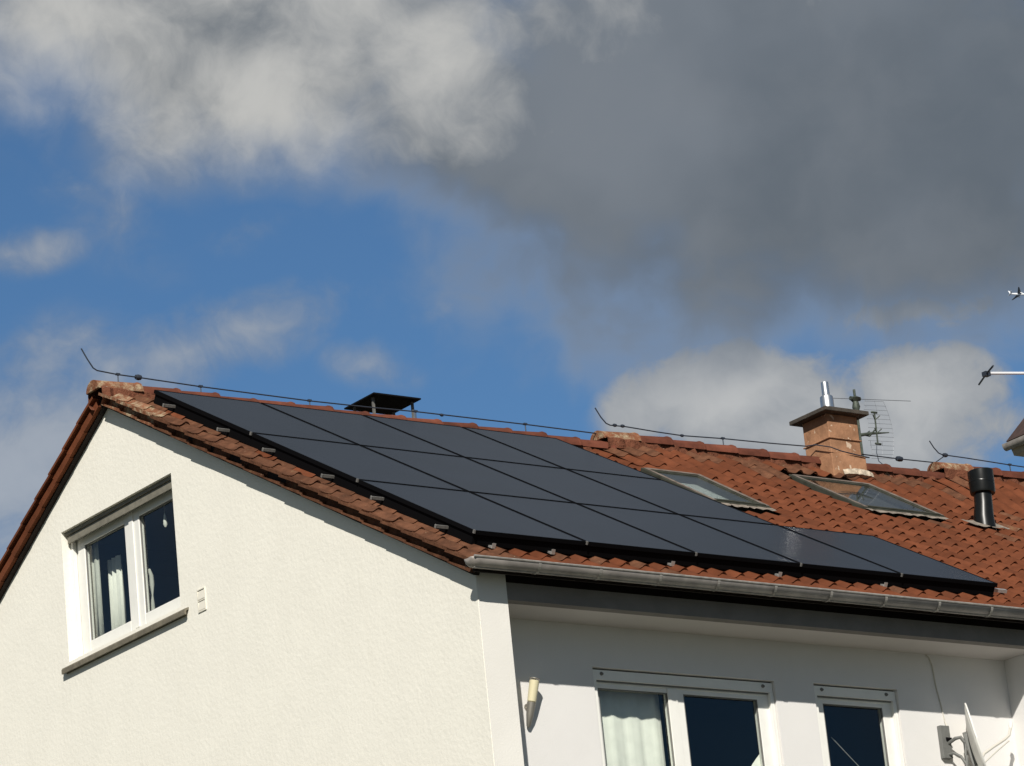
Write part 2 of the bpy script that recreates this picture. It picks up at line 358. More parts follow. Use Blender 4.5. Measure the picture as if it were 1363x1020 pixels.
# ------------------------------------------------------------------ roof tiles
prof = [(0.0, 0.002), (0.022, -0.004), (0.060, -0.009), (0.100, -0.008), (0.128, 0.002), (0.148, 0.015), (0.168, 0.025), (0.188, 0.023), (0.206, 0.010), (0.215, 0.001)]
TW, TG = 0.205, 0.325
def tile_mb(verge=0):
    b = MB(); n = len(prof)
    fr = []; bk = []; lo = []
    for i, (x, z) in enumerate(prof):
        dy = -0.016*math.sin(math.pi*min(1, x/0.13)) if x < 0.13 else 0.004
        if verge < 0: z = min(z, 0.003)
        zf = z*1.15 if z > 0 else z; zk = z*0.85 if z > 0 else z
        fr.append((x, dy, zf+0.007)); bk.append((x, TG+0.035, zk-0.005)); lo.append((x, dy+0.004, zf-0.006))
    b.add(fr+bk+lo, [(i, i+1, n+i+1, n+i) for i in range(n-1)] + [(i, 2*n+i, 2*n+i+1, i+1) for i in range(n-1)])
    if verge:                                # overhanging lip, dark recess, lower hanging flange
        e = 0.0
        if verge < 0: e = 0.215
        sg = 1 if verge > 0 else -1
        X = lambda d: e+sg*d
        za, zb = 0.011, -0.004
        b.add([(X(0), -0.002, za), (X(0), TG+0.03, zb), (X(0), TG+0.03, zb-0.026), (X(0), -0.002, za-0.026)], [(0,1,2,3)])
        b.add([(X(0), -0.002, za-0.026), (X(0), TG+0.03, zb-0.026), (X(0.07), TG+0.03, zb-0.026), (X(0.07), -0.002, za-0.026)], [(0,1,2,3)])
        b.add([(X(0.074), 0.0, za-0.02), (X(0.074), TG+0.0, zb-0.0), (X(0.074), TG+0.0, -0.10), (X(0.074), 0.0, -0.10)], [(0,1,2,3)])
        fa, fb, fc, fd = (-0.076, -0.100, -0.112, -0.106) if verge > 0 else (-0.040, -0.052, -0.118, -0.110)
        b.add([(X(0.036), -0.004, fa), (X(0.036), TG+0.012, fb), (X(0.036), TG+0.012, fc), (X(0.036), -0.004, fd),
               (X(0.078), -0.004, fa), (X(0.078), TG+0.012, fb), (X(0.078), TG+0.012, fc), (X(0.078), -0.004, fd)],
              [(0,1,2,3), (0,3,7,4), (0,4,5,1), (3,2,6,7)])
    return b
def tmesh(name, mb, material):
    me = mb.mesh(name, (0,0,0), True); me.materials.append(M[material]); return me
T_std = tmesh('roof_tile', tile_mb(), 'tile'); T_old = tmesh('weathered_tile', tile_mb(), 'tile_old')
T_v = tmesh('verge_tile', tile_mb(1), 'tile_old'); T_vc = tmesh('verge_tile_crusted', tile_mb(1), 'tile_crust')
T_n = tmesh('north_verge_tile', tile_mb(-1), 'tile')
RS = Matrix(((1,0,0), (0,C,-S), (0,S,C)))
RN = Matrix(((-1,0,0), (0,-C,S), (0,S,C)))
X0, S0 = -0.335, -0.400
NR = 19; NC = 71
def house_at(x): return hA if x < 5.55 else (hB if x < 10.15 else hC)
sky1 = (5.06, 5.78, 3.38, 4.58)             # x0,x1,s0,s1 of the skylights
sky2 = (7.49, 8.58, 4.00, 5.26)
def inside(x, s, b, m_=0.0): return b[0]-m_ < x+TW/2 < b[1]+m_ and b[2]-0.12 < s+0.1 < b[3]
def under_panel(x, s):
    xm, sm = x+TW/2, s+TG/2-0.06
    return (0.30 < xm < 4.35 and 0.42 < sm < 5.1) or (4.0 < xm < 5.40 and 0.42 < sm < 1.55)
loose = {hA: MB(), hB: MB(), hC: MB()}; nloose = {hA: MB(), hB: MB(), hC: MB()}
tmp = tile_mb()
for c in range(NC):
    for r in range(NR):
        x = X0+TW*c; s = S0+TG*r
        h_ = house_at(x+TW/2)
        if inside(x, s, sky1) or inside(x, s, sky2): continue
        p = RP(x+random.gauss(0, 0.0022), s+random.gauss(0, 0.004), random.gauss(0, 0.0016))
        dz = lift(x+TW/2, s); dz2 = lift(x+TW/2, s+TG)
        rot = RS @ Matrix.Rotation(math.atan2(dz2-dz, TG)+random.gauss(0, 0.004), 3, 'X') @ Matrix.Rotation(random.gauss(0, 0.006), 3, 'Z')
        p.z += dz
        in_view = x < 6.0+s*1.0
        if under_panel(x, s) or not in_view:
            loose[h_].add([rot @ Vector(v) + p for v in tmp.v], tmp.f); continue
        if c == 0: me = T_vc if r >= NR-3 else T_v
        else: me = T_old if (c < 3 and random.random() < 0.8) or (r == NR-1 and random.random() < 0.5) or random.random() < 0.06 else T_std
        o = bpy.data.objects.new('verge_tile' if c == 0 else 'roof_tile', me); col.objects.link(o)
        o.parent = h_; mm = rot.to_4x4(); mm.translation = p+Vector((0,0,Z0))-wloc(h_); o.matrix_basis = mm
    for r in range(NR):                       # north slope
        x = X0+TW*(c+1); s = S0+TG*r; h_ = house_at(x)
        p = NP(x+0.01, s); p.z += lift(x, s)
        if c == 0:
            o = bpy.data.objects.new('verge_tile', T_n); col.objects.link(o); o.parent = hA
            mm = (RN @ Matrix.Rotation(random.gauss(0, 0.006), 3, 'Z')).to_4x4(); mm.translation = p+Vector((0,0,Z0))-wloc(hA); o.matrix_basis = mm
        else: nloose[h_].add([RN @ Vector(v) + p for v in tmp.v], tmp.f)
for h_ in (hA, hB, hC):
    if loose[h_].v: loose[h_].build('covered_roof_tiles', 'tile', h_, True)['kind'] = 'stuff'
    if nloose[h_].v: nloose[h_].build('north_slope_tiles', 'tile', h_, True)['kind'] = 'stuff'
# roof deck below the tiles
for h_, a, b in ((hA, -0.19, 5.54), (hB, 5.545, 10.14), (hC, 10.145, 14.2)):
    MB().prism([(a, -0.26, T*-0.26+ZL-0.075), (a, YR, T*YR+ZL-0.075), (a, 2*YR+0.26, T*-0.26+ZL-0.075), (a, 2*YR+0.26, T*-0.26+ZL-0.10), (a, YR, T*YR+ZL-0.12), (a, -0.26, T*-0.26+ZL-0.10)], (b-a, 0, 0)).build('roof_deck', 'blackwood', h_)

for sg in (1, -1):  # dark strip added under the verge tiles to block light leaks
    f = RP if sg > 0 else NP
    MB().add([f(x, s_, n) for x in (-0.258, -0.201) for s_ in (-0.39, 5.86) for n in (-0.128, -0.030)], [(0,1,3,2), (4,6,7,5), (0,4,5,1), (2,3,7,6), (0,2,6,4), (1,5,7,3)]).build('verge_light_stop', 'blackwood', hA)

# ------------------------------------------------------------------ ridge tiles
def ridge_mb(L=0.46, r0=0.100, r1=0.122):
    b = MB(); seg = 9; vs = []
    rows = ((0.0, r0), (L-0.03, r1-0.004), (L-0.02, r1+0.004), (L, r1+0.004), (L, r1-0.014))
    for x, r in rows:
        for k in range(seg):
            q = math.pi*(k/(seg-1)); vs.append((x, -math.cos(q)*r*1.15, math.sin(q)*r - 0.02))
    fs = [(i*seg+k, (i+1)*seg+k, (i+1)*seg+k+1, i*seg+k+1) for i in range(len(rows)-1) for k in range(seg-1)]
    return b.add(vs, fs)
RD = tmesh('ridge_tile', ridge_mb(), 'ridge'); RDc = tmesh('ridge_tile_crusted', ridge_mb(), 'tile_crust')
zr = T*YR+ZL
for h_, xs, xe, dz in ((hA, -0.36, 5.50, 0.0), (hB, 5.50, 10.10, 0.112), (hC, 10.10, 14.2, 0.228)):
    x = xs; i = 0
    while x < xe-0.1:
        o = bpy.data.objects.new('ridge_tile', RDc if i == 0 else RD); col.objects.link(o); o.parent = h_
        mm = (Matrix.Rotation(R(0.1)+random.gauss(0, 0.006), 3, 'Y') @ Matrix.Rotation(random.gauss(0, 0.012), 3, 'Z')).to_4x4()
        mm.translation = Vector((x, YR, zr+0.004+dz+random.gauss(0, 0.003)+Z0))-wloc(h_); o.matrix_basis = mm
        x += 0.425; i += 1
    # mortar bedding, lumpy, squeezed out below the ridge tiles
    for sx in (-1, 1):
        b = MB(); n = int((xe-xs)/0.06); prev = None
        for k in range(n+1):
            xx = xs+0.02+(xe-xs-0.04)*k/n; e = random.uniform(-0.018, 0.012)+(0.03 if k < 9 else 0)+(0.02 if random.random() < 0.12 else 0)
            yy = YR+sx*(0.085); za = zr+dz+0.03; 
            ring = [(xx, yy, za), (xx, YR+sx*(0.108+e), zr+dz-0.005-max(0, e)*0.4), (xx, YR+sx*(0.112+e), zr+dz-0.06-T*0.10), (xx, yy, zr+dz-0.12-T*0.08)]
            b.add(ring, [])
            if prev is not None:
                for j in range(3): b.f.append((prev+j, prev+j+1, prev+5+j, prev+4+j))
            prev = len(b.v)-4
        b.build('mortar_bed', 'mortar' if True else 'ridge', h_, True)
    # closed end of the first ridge tile
    b = MB(); b.prism([(xs-0.006, YR-0.112*math.cos(math.pi*k/12), zr+dz-0.01+0.100*math.sin(math.pi*k/12)) for k in range(13)], (0.03, 0, 0)); b.build('ridge_end', 'tile_crust', h_)

# ------------------------------------------------------------------ gutter
def gutter(house, xa, xb, first):
    b = MB(); seg = 12; yc, zc, r = -0.430, -0.386, 0.076
    st = [(xa, 1.0)]
    if first: st = [(xa-0.045, 0.05), (xa-0.040, 0.45), (xa-0.022, 0.80), (xa, 0.97), (xa+0.03, 1.0)]
    st.append((xb, 1.0)); vs = []
    for x, k in st:
        for i in range(seg+1):
            q = math.pi*i/seg; vs.append((x, yc-math.cos(q)*r*(0.35+0.65*k if k < 1 else 1), zc-math.sin(q)*r*k))
    n = seg+1
    b.add(vs, [(j*n+i, j*n+i+1, (j+1)*n+i+1, (j+1)*n+i) for j in range(len(st)-1) for i in range(seg)])
    gt = b.build('gutter', 'zinc', house, True)
    sol = gt.modifiers.new('t', 'SOLIDIFY'); sol.thickness = 0.003
    MB().tube([(xa-0.03, yc-r, zc), (xb, yc-r, zc)], 0.010, 8).build('gutter_bead', 'zinc_d', gt, True)
    MB().tube([(xa+0.0, yc-0.02, zc-r+0.002), (xb, yc-0.02, zc-r+0.002)], 0.006, 6).build('gutter_seam', 'zinc_d', gt, True)
    return gt, yc, zc, r
gA, yc, zc, rg = gutter(hA, -0.375, 5.978, True)
gB, *_ = gutter(hB, 5.982, 10.14, False); gC, *_ = gutter(hC, 10.145, 14.2, False)
br = MB()
pts = [(0, yc-math.cos(math.pi*i/12)*(rg+0.0045), zc-math.sin(math.pi*i/12)*(rg+0.0045)) for i in range(13)]
for i in range(12):
    a, b_ = pts[i], pts[i+1]; br.add([(-0.014, a[1], a[2]), (0.014, a[1], a[2]), (0.014, b_[1], b_[2]), (-0.014, b_[1], b_[2])], [(0,1,2,3)])
br.box(-0.012, 0.012, yc+rg-0.004, yc+rg+0.003, zc-0.02, zc+0.05)
bm_ = br.mesh('gutter_bracket', (0, yc, zc)); bm_.materials.append(M['zinc_d'])
for gt, h_, a, b in ((gA, hA, 0.24, 5.9), (gB, hB, 6.35, 10.1), (gC, hC, 10.5, 14)):
    x = a
    while x < b:
        o = bpy.data.objects.new('gutter_bracket', bm_); col.objects.link(o); o.parent = gt
        o.location = Vector((x, yc, zc+Z0))-wloc(h_); x += 0.612

# ------------------------------------------------------------------ gable window
win = thing_w = bpy.data.objects.new('window', None)
def pwin(parent, name='window'):
    o = bpy.data.objects.new(name, None); col.objects.link(o); o.parent = parent; return o
def frame_mb(axis, d0, d1, a0, a1, z0, z1, t, tb=None, tt=None):
    """rectangular ring; axis 'x': lies in plane x, spans y ; axis 'y': lies in plane y, spans x"""
    tb = tb or t; tt = tt or t; b = MB()
    for (p, q, lo, hi) in ((a0, a0+t, z0, z1), (a1-t, a1, z0, z1), (a0+t, a1-t, z1-tt, z1), (a0+t, a1-t, z0, z0+tb)):
        if axis == 'x': b.box(d0, d1, p, q, lo, hi)
        else: b.box(p, q, d0, d1, lo, hi)
    return b
FX = -0.07
wf = frame_mb('x', FX+0.012, FX+0.07, WY0+0.002, WY1-0.002, WZ0+0.03, 1.70, 0.09, 0.07).build('window', 'pvc', hA, bevel=0.004)
wf['label'] = 'white two-sash window in the gable'
ym = 5.055
for a0, a1 in ((WY0+0.075, ym-0.01), (ym+0.01, WY1-0.075)):
    sash = frame_mb('x', FX-0.004, FX+0.05, a0, a1, 0.505, 1.645, 0.118, 0.105).build('sash', 'pvc', wf, bevel=0.006)
    box('pane', (FX+0.026, FX+0.032, a0+0.11, a1-0.11, 0.60, 1.535), 'glass', wf)
    frame_mb('x', FX+0.006, FX+0.022, a0+0.112, a1-0.112, 0.602, 1.533, 0.012).build('glazing_seal', 'rubber', wf)
box('mullion_cover', (FX-0.016, FX-0.005, ym-0.035, ym+0.035, 0.51, 1.64), 'pvc', wf, 0.004)
sh = box('roller_shutter', (GX+0.035, GX+0.10, WY0+0.003, WY1-0.003, 1.655, 1.688), 'shutter', hA)
for k in range(3):
    box('shutter_slat', (GX+0.052+0.018*k, GX+0.066+0.018*k, WY0+0.02, WY1-0.02, 1.575+0.010*k, 1.654), 'shutter', sh, 0.004)
for y in (WY0+0.004, WY1-0.034): box('shutter_rail', (GX+0.095, GX+0.135, y, y+0.03, 0.50, 1.654), 'pvc', sh)
sill = MB().prism([(-0.248, 0, 0.345), (-0.248, 0, 0.385), (-0.238, 0, 0.400), (-0.06, 0, 0.470), (-0.06, 0, 0.440), (-0.197, 0, 0.395), (-0.23, 0, 0.378), (-0.23, 0, 0.345)], (0, 2.17, 0))
for i, v in enumerate(sill.v): sill.v[i] = (v[0], v[1]+4.0, v[2])
sl_o = sill.build('window_sill', 'sill', hA)
box('sill_bed', (GX-0.012, -0.061, 4.03, 6.14, 0.345, 0.3945), 'sill', hA)
# dim room behind the window, curtain and ornaments
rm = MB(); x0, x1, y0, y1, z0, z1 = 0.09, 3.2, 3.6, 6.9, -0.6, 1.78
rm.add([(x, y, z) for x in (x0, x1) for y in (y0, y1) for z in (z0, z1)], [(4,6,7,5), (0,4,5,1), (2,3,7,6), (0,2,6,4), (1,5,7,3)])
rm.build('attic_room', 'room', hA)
def curtain(name, x0, y0, x1, y1, z0, z1, waves, amp, material, label, cat='curtain', group=None, slant=0.0):
    b = MB(); n = waves*8; d = Vector((x1-x0, y1-y0, 0)); pn = Vector((-d.y, d.x, 0)).normalized(); ph = random.random()*6
    for k in range(n+1):
        t = k/n; o_ = amp*math.sin(t*waves*2*math.pi+ph)+amp*0.4*math.sin(t*waves*4.7*math.pi+1)
        zt_ = z1-slant*(1-t)
        for z, sc in ((z0, 1.25), ((z0+zt_)/2, 1.0), (zt_, 0.7)):
            p = Vector((x0, y0, 0))+d*t+pn*o_*sc; b.v.append((p.x, p.y, z))
    for k in range(n):
        for j in range(2): b.f.append((k*3+j, k*3+j+1, k*3+4+j, k*3+3+j))
    o = b.build(name, material, None, True)
    so_ = o.modifiers.new('t', 'SOLIDIFY'); so_.thickness = 0.002
    return tag(o, label, cat, group)
curtain('curtain', 0.16, 5.66, 0.16, 5.90, 0.56, 1.39, 3, 0.018, 'curtain', 'white pleated curtain hanging behind the left sash of the gable window')
curtain('curtain', 0.03, 5.84, 0.03, 6.03, 0.565, 1.60, 2, 0.010, 'net', 'grey net curtain strip at the edge of the gable window')
dr = MB(); dr.tube([(0.02, 4.63, 1.475), (0.02, 4.63, 1.45), (0.02, 4.63, 1.41), (0.02, 4.63, 1.37), (0.02, 4.63, 1.345)], [0.004, 0.010, 0.017, 0.020, 0.008], 10)
dr.tube([(0.02, 4.63, 1.475), (0.02, 4.63, 1.60)], 0.0015, 4)
tag(dr.build('window_ornament', 'curtain', None, True), 'small white drop ornament hanging in the right gable window pane', 'ornament')
fg = MB(); fg.tube([(0.04, 4.97, 0.56), (0.04, 4.97, 0.62), (0.04, 4.97, 0.74), (0.04, 4.965, 0.80), (0.04, 4.96, 0.90), (0.04, 4.962, 0.98), (0.04, 4.99, 1.045), (0.04, 5.02, 1.05)], [0.024, 0.022, 0.016, 0.008, 0.022, 0.02, 0.014, 0.006], 10)
tag(fg.build('figurine', 'net', None, True), 'slim pale figurine standing inside beside the gable window mullion', 'figurine')
box('inner_sill', (0.0, 0.16, WY0, WY1, 0.53, 0.56), 'pvc', hA)
# little double wall vent
vt = thing('wall_vent', (GX-0.015, 3.775, 0.308), 'small white double wall vent on the gable beside the window sill', 'vent')
frame_mb('x', GX-0.010, GX-0.0005, 3.71, 3.84, 0.315, 0.52, 0.010).build('vent_frame', 'vent', vt)
for z in (0.325, 0.422): MB().prism([(GX-0.002, 3.721, z), (GX-0.010, 3.721, z+0.003), (GX-0.011, 3.721, z+0.010), (GX-0.003, 3.721, z+0.084)], (0, 0.108, 0)).build('vent_flap', 'vent', vt)
box('divider', (GX-0.009, GX-0.0005, 3.7205, 3.8295, 0.412, 0.420), 'vent', vt)

# ------------------------------------------------------------------ balcony doors
def bdoor(D, name, sashes, label):
    x0, x1, zt_ = D; zb = FL+0.02
    f = frame_mb('y', YB+0.055, YB+0.125, x0+0.003, x1-0.003, zb, zt_-0.10, 0.045, tt=0.022).build(name, 'pvc', hA, bevel=0.004); f['label'] = label
    bx = box('shutter_box', (x0+0.003, x1-0.003, YB+0.03, YB+0.13, zt_-0.098, zt_-0.012), 'pvc', f, 0.003)
    box('shutter_gap', (x0+0.002, x1-0.002, YB+0.05, YB+0.12, zt_-0.0118, zt_-0.001), 'blackwood', f)
    box('slat_edge', (x0+0.05, x1-0.05, YB+0.042, YB+0.052, zt_-0.110, zt_-0.099), 'rubber', f)
    for x in (x0+0.11, x1-0.11):
        MB().tube([(x, YB+0.031, zt_-0.045), (x, YB+0.012, zt_-0.05)], [0.017, 0.010], 10).build('shutter_stop', 'rubber', bx)
    for x in (x0+0.006, x1-0.046): box('guide_rail', (x, x+0.04, YB+0.022, YB+0.054, zb, zt_-0.099), 'pvc', f, 0.003)
    for a0, a1, t in sashes:
        frame_mb('y', YB+0.062, YB+0.120, a0, a1, zb+0.06, zt_-0.108, t, 0.12, 0.050).build('sash', 'pvc', f, bevel=0.005)
        box('pane', (a0+t-0.01, a1-t+0.01, YB+0.088, YB+0.094, zb+0.17, zt_-0.148), 'glass', f)
        frame_mb('y', YB+0.066, YB+0.084, a0+t-0.002, a1-t+0.002, zb+0.178, zt_-0.156, 0.010).build('glazing_seal', 'rubber', f)
    return f
bdoor(D1, 'balcony_door', ((D1[0]+0.05, 2.14, 0.035), (2.16, D1[1]-0.045, 0.115)), 'wide white balcony door, curtain behind its fixed pane')
box('mullion', (2.10, 2.20, YB+0.05, YB+0.06, FL+0.05, D1[2]-0.122), 'pvc', hA, 0.003)
bdoor(D2, 'balcony_door', ((D2[0]+0.035, D2[1]-0.045, 0.10),), 'narrow white balcony door with dark glass')
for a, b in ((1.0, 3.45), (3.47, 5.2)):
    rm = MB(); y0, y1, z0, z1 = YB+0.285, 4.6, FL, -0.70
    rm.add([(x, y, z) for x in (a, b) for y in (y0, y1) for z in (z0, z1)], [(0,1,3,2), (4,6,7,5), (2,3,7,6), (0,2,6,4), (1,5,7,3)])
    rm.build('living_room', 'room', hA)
curtain('curtain', 1.27, YB+0.20, 2.12, YB+0.20, FL+0.03, -0.99, 4, 0.010, 'curtain', 'long white curtain behind the fixed pane of the wide balcony door')
curtain('curtain', 2.86, YB+0.16, 3.24, YB+0.16, FL+0.03, -1.44, 3, 0.008, 'curtain', 'white curtain drawn aside behind the opening sash of the wide balcony door', slant=0.42)
tag(MB().tube([(4.04, YB+0.26, -1.36), (4.75, YB+0.26, -1.99)], 0.005, 6).build('reflection_rod', 'alu'), 'thin slanting rod standing in for a reflection in the narrow balcony door glass', 'rod')  # made-up rod drawn in place of a slanting reflection line

# ------------------------------------------------------------------ torch-shaped wall lamp
lp = thing('wall_lamp', (0.56, YB, -1.54), 'cream and steel torch lamp on the balcony wall', 'wall lamp')
a = Vector((0.545, 0.262, -1.535)); b = Vector((0.605, 0.185, -1.135)); d = b-a
P_ = lambda t: a+d*t
MB().tube([P_(0.50), P_(0.52), P_(0.93), P_(0.94)], [0.028, 0.037, 0.041, 0.036], 16).build('glass_shade', 'cream', lp, True)
MB().tube([P_(0.0), P_(0.03), P_(0.25), P_(0.50)], [0.006, 0.016, 0.030, 0.037], 16).build('steel_cone', 'lampsteel', lp, True)
MB().tube([P_(0.965), P_(0.985)], [0.043, 0.043], 16).build('cap_disc', 'lampsteel', lp, True)
MB().tube([P_(0.93), P_(0.97)], [0.012, 0.012], 8).build('cap_stem', 'lampsteel', lp)
MB().tube([P_(0.42), P_(0.42)+Vector((0, YB-P_(0.42).y-0.001, 0))], 0.012, 8).build('wall_arm', 'lampsteel', lp)
MB().tube([(0.575, YB-0.012, -1.36), (0.575, YB-0.0005, -1.36)], 0.03, 16).build('wall_plate', 'lampsteel', lp)

# ------------------------------------------------------------------ satellite dish, its cable
ds = thing('satellite_dish', (5.10, YB, -1.57), 'white satellite dish seen edge-on, on a grey mount in the balcony recess', 'satellite dish')
box('wall_plate', (5.05, 5.158, YB-0.045, YB-0.001, -1.565, -1.272), 'mount', ds, 0.004)
MB().tube([(5.155, YB-0.05, -1.395), (5.10, YB-0.05, -1.395)], 0.016, 8).build('bolt', 'fibre', ds)
MB().tube([(5.13, YB-0.04, -1.43), (5.14, YB-0.12, -1.405), (5.175, YB-0.15, -1.40), (5.20, YB-0.17, -1.45), (5.19, YB-0.18, -1.57), (5.18, YB-0.18, -1.67)], 0.017, 8).build('mount_tube', 'mount', ds, True)
MB().tube([(5.12, YB-0.04, -1.53), (5.13, YB-0.09, -1.53), (5.16, YB-0.14, -1.57), (5.18, YB-0.18, -1.65)], 0.013, 8).build('mount_brace', 'mount', ds, True)
n_d = Vector((0.805, -0.586, 0.0)).normalized(); 
n_d = (n_d + Vector((0.584, 0.753, 0))*-0.168 + Vector((0,0,0.17))).normalized()
cD = Vector((5.29, 0.05, -1.50)); ud = (Vector((0,0,1))-n_d*n_d.z).normalized(); vd = n_d.cross(ud)
b = MB(); seg = 36; RDi = 0.37
for k in range(7):
    rr = RDi*k/6
    for j in range(seg):
        q = 2*math.pi*j/seg; b.v.append(cD+ud*math.cos(q)*rr*1.06+vd*math.sin(q)*rr+n_d*(0.06*(k/6)**2-0.06))
for k in range(6):
    for j in range(seg): b.f.append((k*seg+j, k*seg+(j+1) % seg, (k+1)*seg+(j+1) % seg, (k+1)*seg+j))
rf = b.build('reflector', 'dish', ds, True); sm = rf.modifiers.new('t', 'SOLIDIFY'); sm.thickness = 0.006
MB().tube([cD+ud*math.cos(2*math.pi*j/36)*RDi*1.06+vd*math.sin(2*math.pi*j/36)*RDi for j in range(37)], 0.009, 6).build('rim', 'dish', ds, True)
bk = cD-n_d*0.10
MB().prism([bk+ud*(-0.16)+vd*0.035, bk+ud*0.13+vd*0.035, bk+ud*0.16+vd*0.01, bk+ud*0.16-vd*0.01, bk+ud*0.13-vd*0.035, bk+ud*(-0.16)-vd*0.035], n_d*0.06).build('back_bracket', 'mount', ds, bevel=0.006)
MB().tube([(5.296, 0.050, -1.617), (5.346, 0.050, -1.557), (5.476, 0.050, -1.487), (5.616, 0.050, -1.417), (5.676, 0.050, -1.377), (5.711, 0.050, -1.297)], 0.013, 8).build('feed_arm', 'cable', ds, True)
MB().tube([(5.306, 0.020, -1.647), (5.486, 0.020, -1.527), (5.646, 0.030, -1.432)], 0.007, 6).build('feed_brace', 'cable', ds, True)
MB().tube([(5.706, 0.050, -1.317), (5.712, 0.050, -1.287), (5.718, 0.050, -1.257)], [0.013, 0.020, 0.014], 10).build('feed_horn', 'dish', ds, True)
tag(MB().tube([(5.03, YB-0.006, -0.628), (5.065, YB-0.006, -0.655), (5.09, YB-0.006, -0.73), (5.10, YB-0.006, -0.90), (5.135, YB-0.006, -1.095), (5.148, YB-0.008, -1.22), (5.15, YB-0.03, -1.29)], 0.006, 6).build('antenna_cable', 'cable', None, True),
    'thin pale cable running down the wall from balcony ceiling to dish mount', 'cable')

# ------------------------------------------------------------------ solar array
PW, PL, FRM = 1.134, 1.762, 0.012
def AP(x, s, n=0.0): return Vector((x, s*C-n*S, s*S+n*C))
def abox(b, x0, x1, s0, s1, n0, n1):
    b.add([AP(x, s, n) for x in (x0, x1) for s in (s0, s1) for n in (n0, n1)], [(0,1,3,2), (4,6,7,5), (0,4,5,1), (2,3,7,6), (0,2,6,4), (1,5,7,3)]); return b
rown = ['eaves row', 'middle row', 'ridge row']; coln = ['first', 'second', 'third', 'fourth', 'fifth']
for r in range(3):
    for c in range(5 if r == 0 else 4):
        x0, s0 = c*1.154, r*1.782; x1, s1 = x0+PW, s0+PL
        t = thing('solar_panel', AP((x0+x1)/2, s0, -0.035), 'black solar panel in the array\'s %s, %s from the gable' % (rown[r], coln[c]), 'solar panel', 'black solar panels on the roof')
        jn = random.gauss(0, 0.0012)
        b = MB()
        for bx_ in ((x0, x0+FRM, s0, s1), (x1-FRM, x1, s0, s1), (x0+FRM, x1-FRM, s0, s0+FRM), (x0+FRM, x1-FRM, s1-FRM, s1)): abox(b, *bx_, -0.035, 0.0)
        b.build('frame', 'pframe', t)
        g1 = abox(MB(), x0+FRM, x1-FRM, s0+FRM, s1-FRM, -0.012, -0.0025); g1.build('glass', 'panel', t)
        abox(MB(), x0+FRM+0.001, x1-FRM-0.001, s0+FRM+0.001, s1-FRM-0.001, -0.018, -0.0125).build('back_sheet', 'pframe', t)
# rails with end caps and roof hooks, two below every row
for r in range(3):
    for k, f in enumerate((0.22, 0.78)):
        s = r*1.782+PL*f; xe = 5.86 if r == 0 else 4.72
        rl = thing('mounting_rail', AP(2.3, s, -0.075), 'aluminium rail under the %s of solar panels, on its %s side' % (rown[r], ('eaves', 'ridge')[k]), 'rail', 'rails carrying the solar panels')
        abox(MB(), -0.10, xe, s-0.012, s+0.010, -0.084, -0.060).build('rail', 'capgrey', rl)
        abox(MB(), 0.03, xe-0.15, s-0.018, s+0.018, -0.0595, -0.036).build('rail_top', 'alu', rl)
        abox(MB(), -0.112, -0.1005, s-0.015, s+0.012, -0.092, -0.056).build('end_cap', 'capgrey', rl, bevel=0.006)
        x = 0.30
        while x < xe:
            abox(MB(), x-0.018, x+0.018, s-0.16, s-0.015, -0.122, -0.104).build('roof_hook', 'alu', rl)
            abox(MB(), x-0.018, x+0.018, s-0.038, s-0.021, -0.104, -0.040).build('hook_riser', 'alu', rl); x += 0.985
# clamps at the seams, seen as bright dots at the edge
for x, s_, lb in [(1.144+1.154*i, -0.004, 'between the %s and %s eaves row panels' % (coln[i], coln[i+1])) for i in range(4)] + [(0.004, -0.004, 'at the gable corner of the eaves row'),
                  (-0.004, 1.772, 'on the gable edge between eaves row and middle row'), (-0.004, 3.554, 'on the gable edge between middle row and ridge row')]:
    tag(abox(MB(), x-0.007, x+0.007, s_-0.006, s_+0.016, -0.026, 0.003).build('panel_clamp', 'capgrey', None), 'small pale clamp '+lb, 'clamp', 'clamps at the panel joints')
# black skirting plates closing the gap between panels and tiles
for nm, q in (('gable side', (0.016, 0.022, 0.02, 5.32)), ('eaves side', (0.022, 5.74, 0.016, 0.022)), ('chimney side', (4.592, 4.598, 1.80, 5.32))):
    tag(abox(MB(), *q, -0.122, -0.0355).build('skirting_plate', 'pframe'), 'black skirting plate below the solar array along its %s' % nm, 'skirting')
# front hooks peeping out under the lower edge
for x, lb in ((0.20, 'first eaves row panel, beside its gable corner'), (0.80, 'first eaves row panel, near the second panel'), (2.05, 'second eaves row panel'), (3.22, 'third eaves row panel'), (4.42, 'fourth eaves row panel')):
    b = abox(MB(), x-0.018, x+0.022, -0.03, 0.12, -0.128, -0.112); abox(b, x-0.016, x+0.018, -0.035, -0.028, -0.128, -0.086)
    tag(b.build('roof_hook', 'alu'), 'bright roof hook on the tiles below the '+lb, 'roof hook', 'roof hooks below the array')
tag(abox(MB(), 5.62, 5.90, 0.02, 0.06, -0.085, -0.055).build('rail_stub', 'alu'), 'bright rail stub under the outermost corner of the eaves row panels', 'rail')

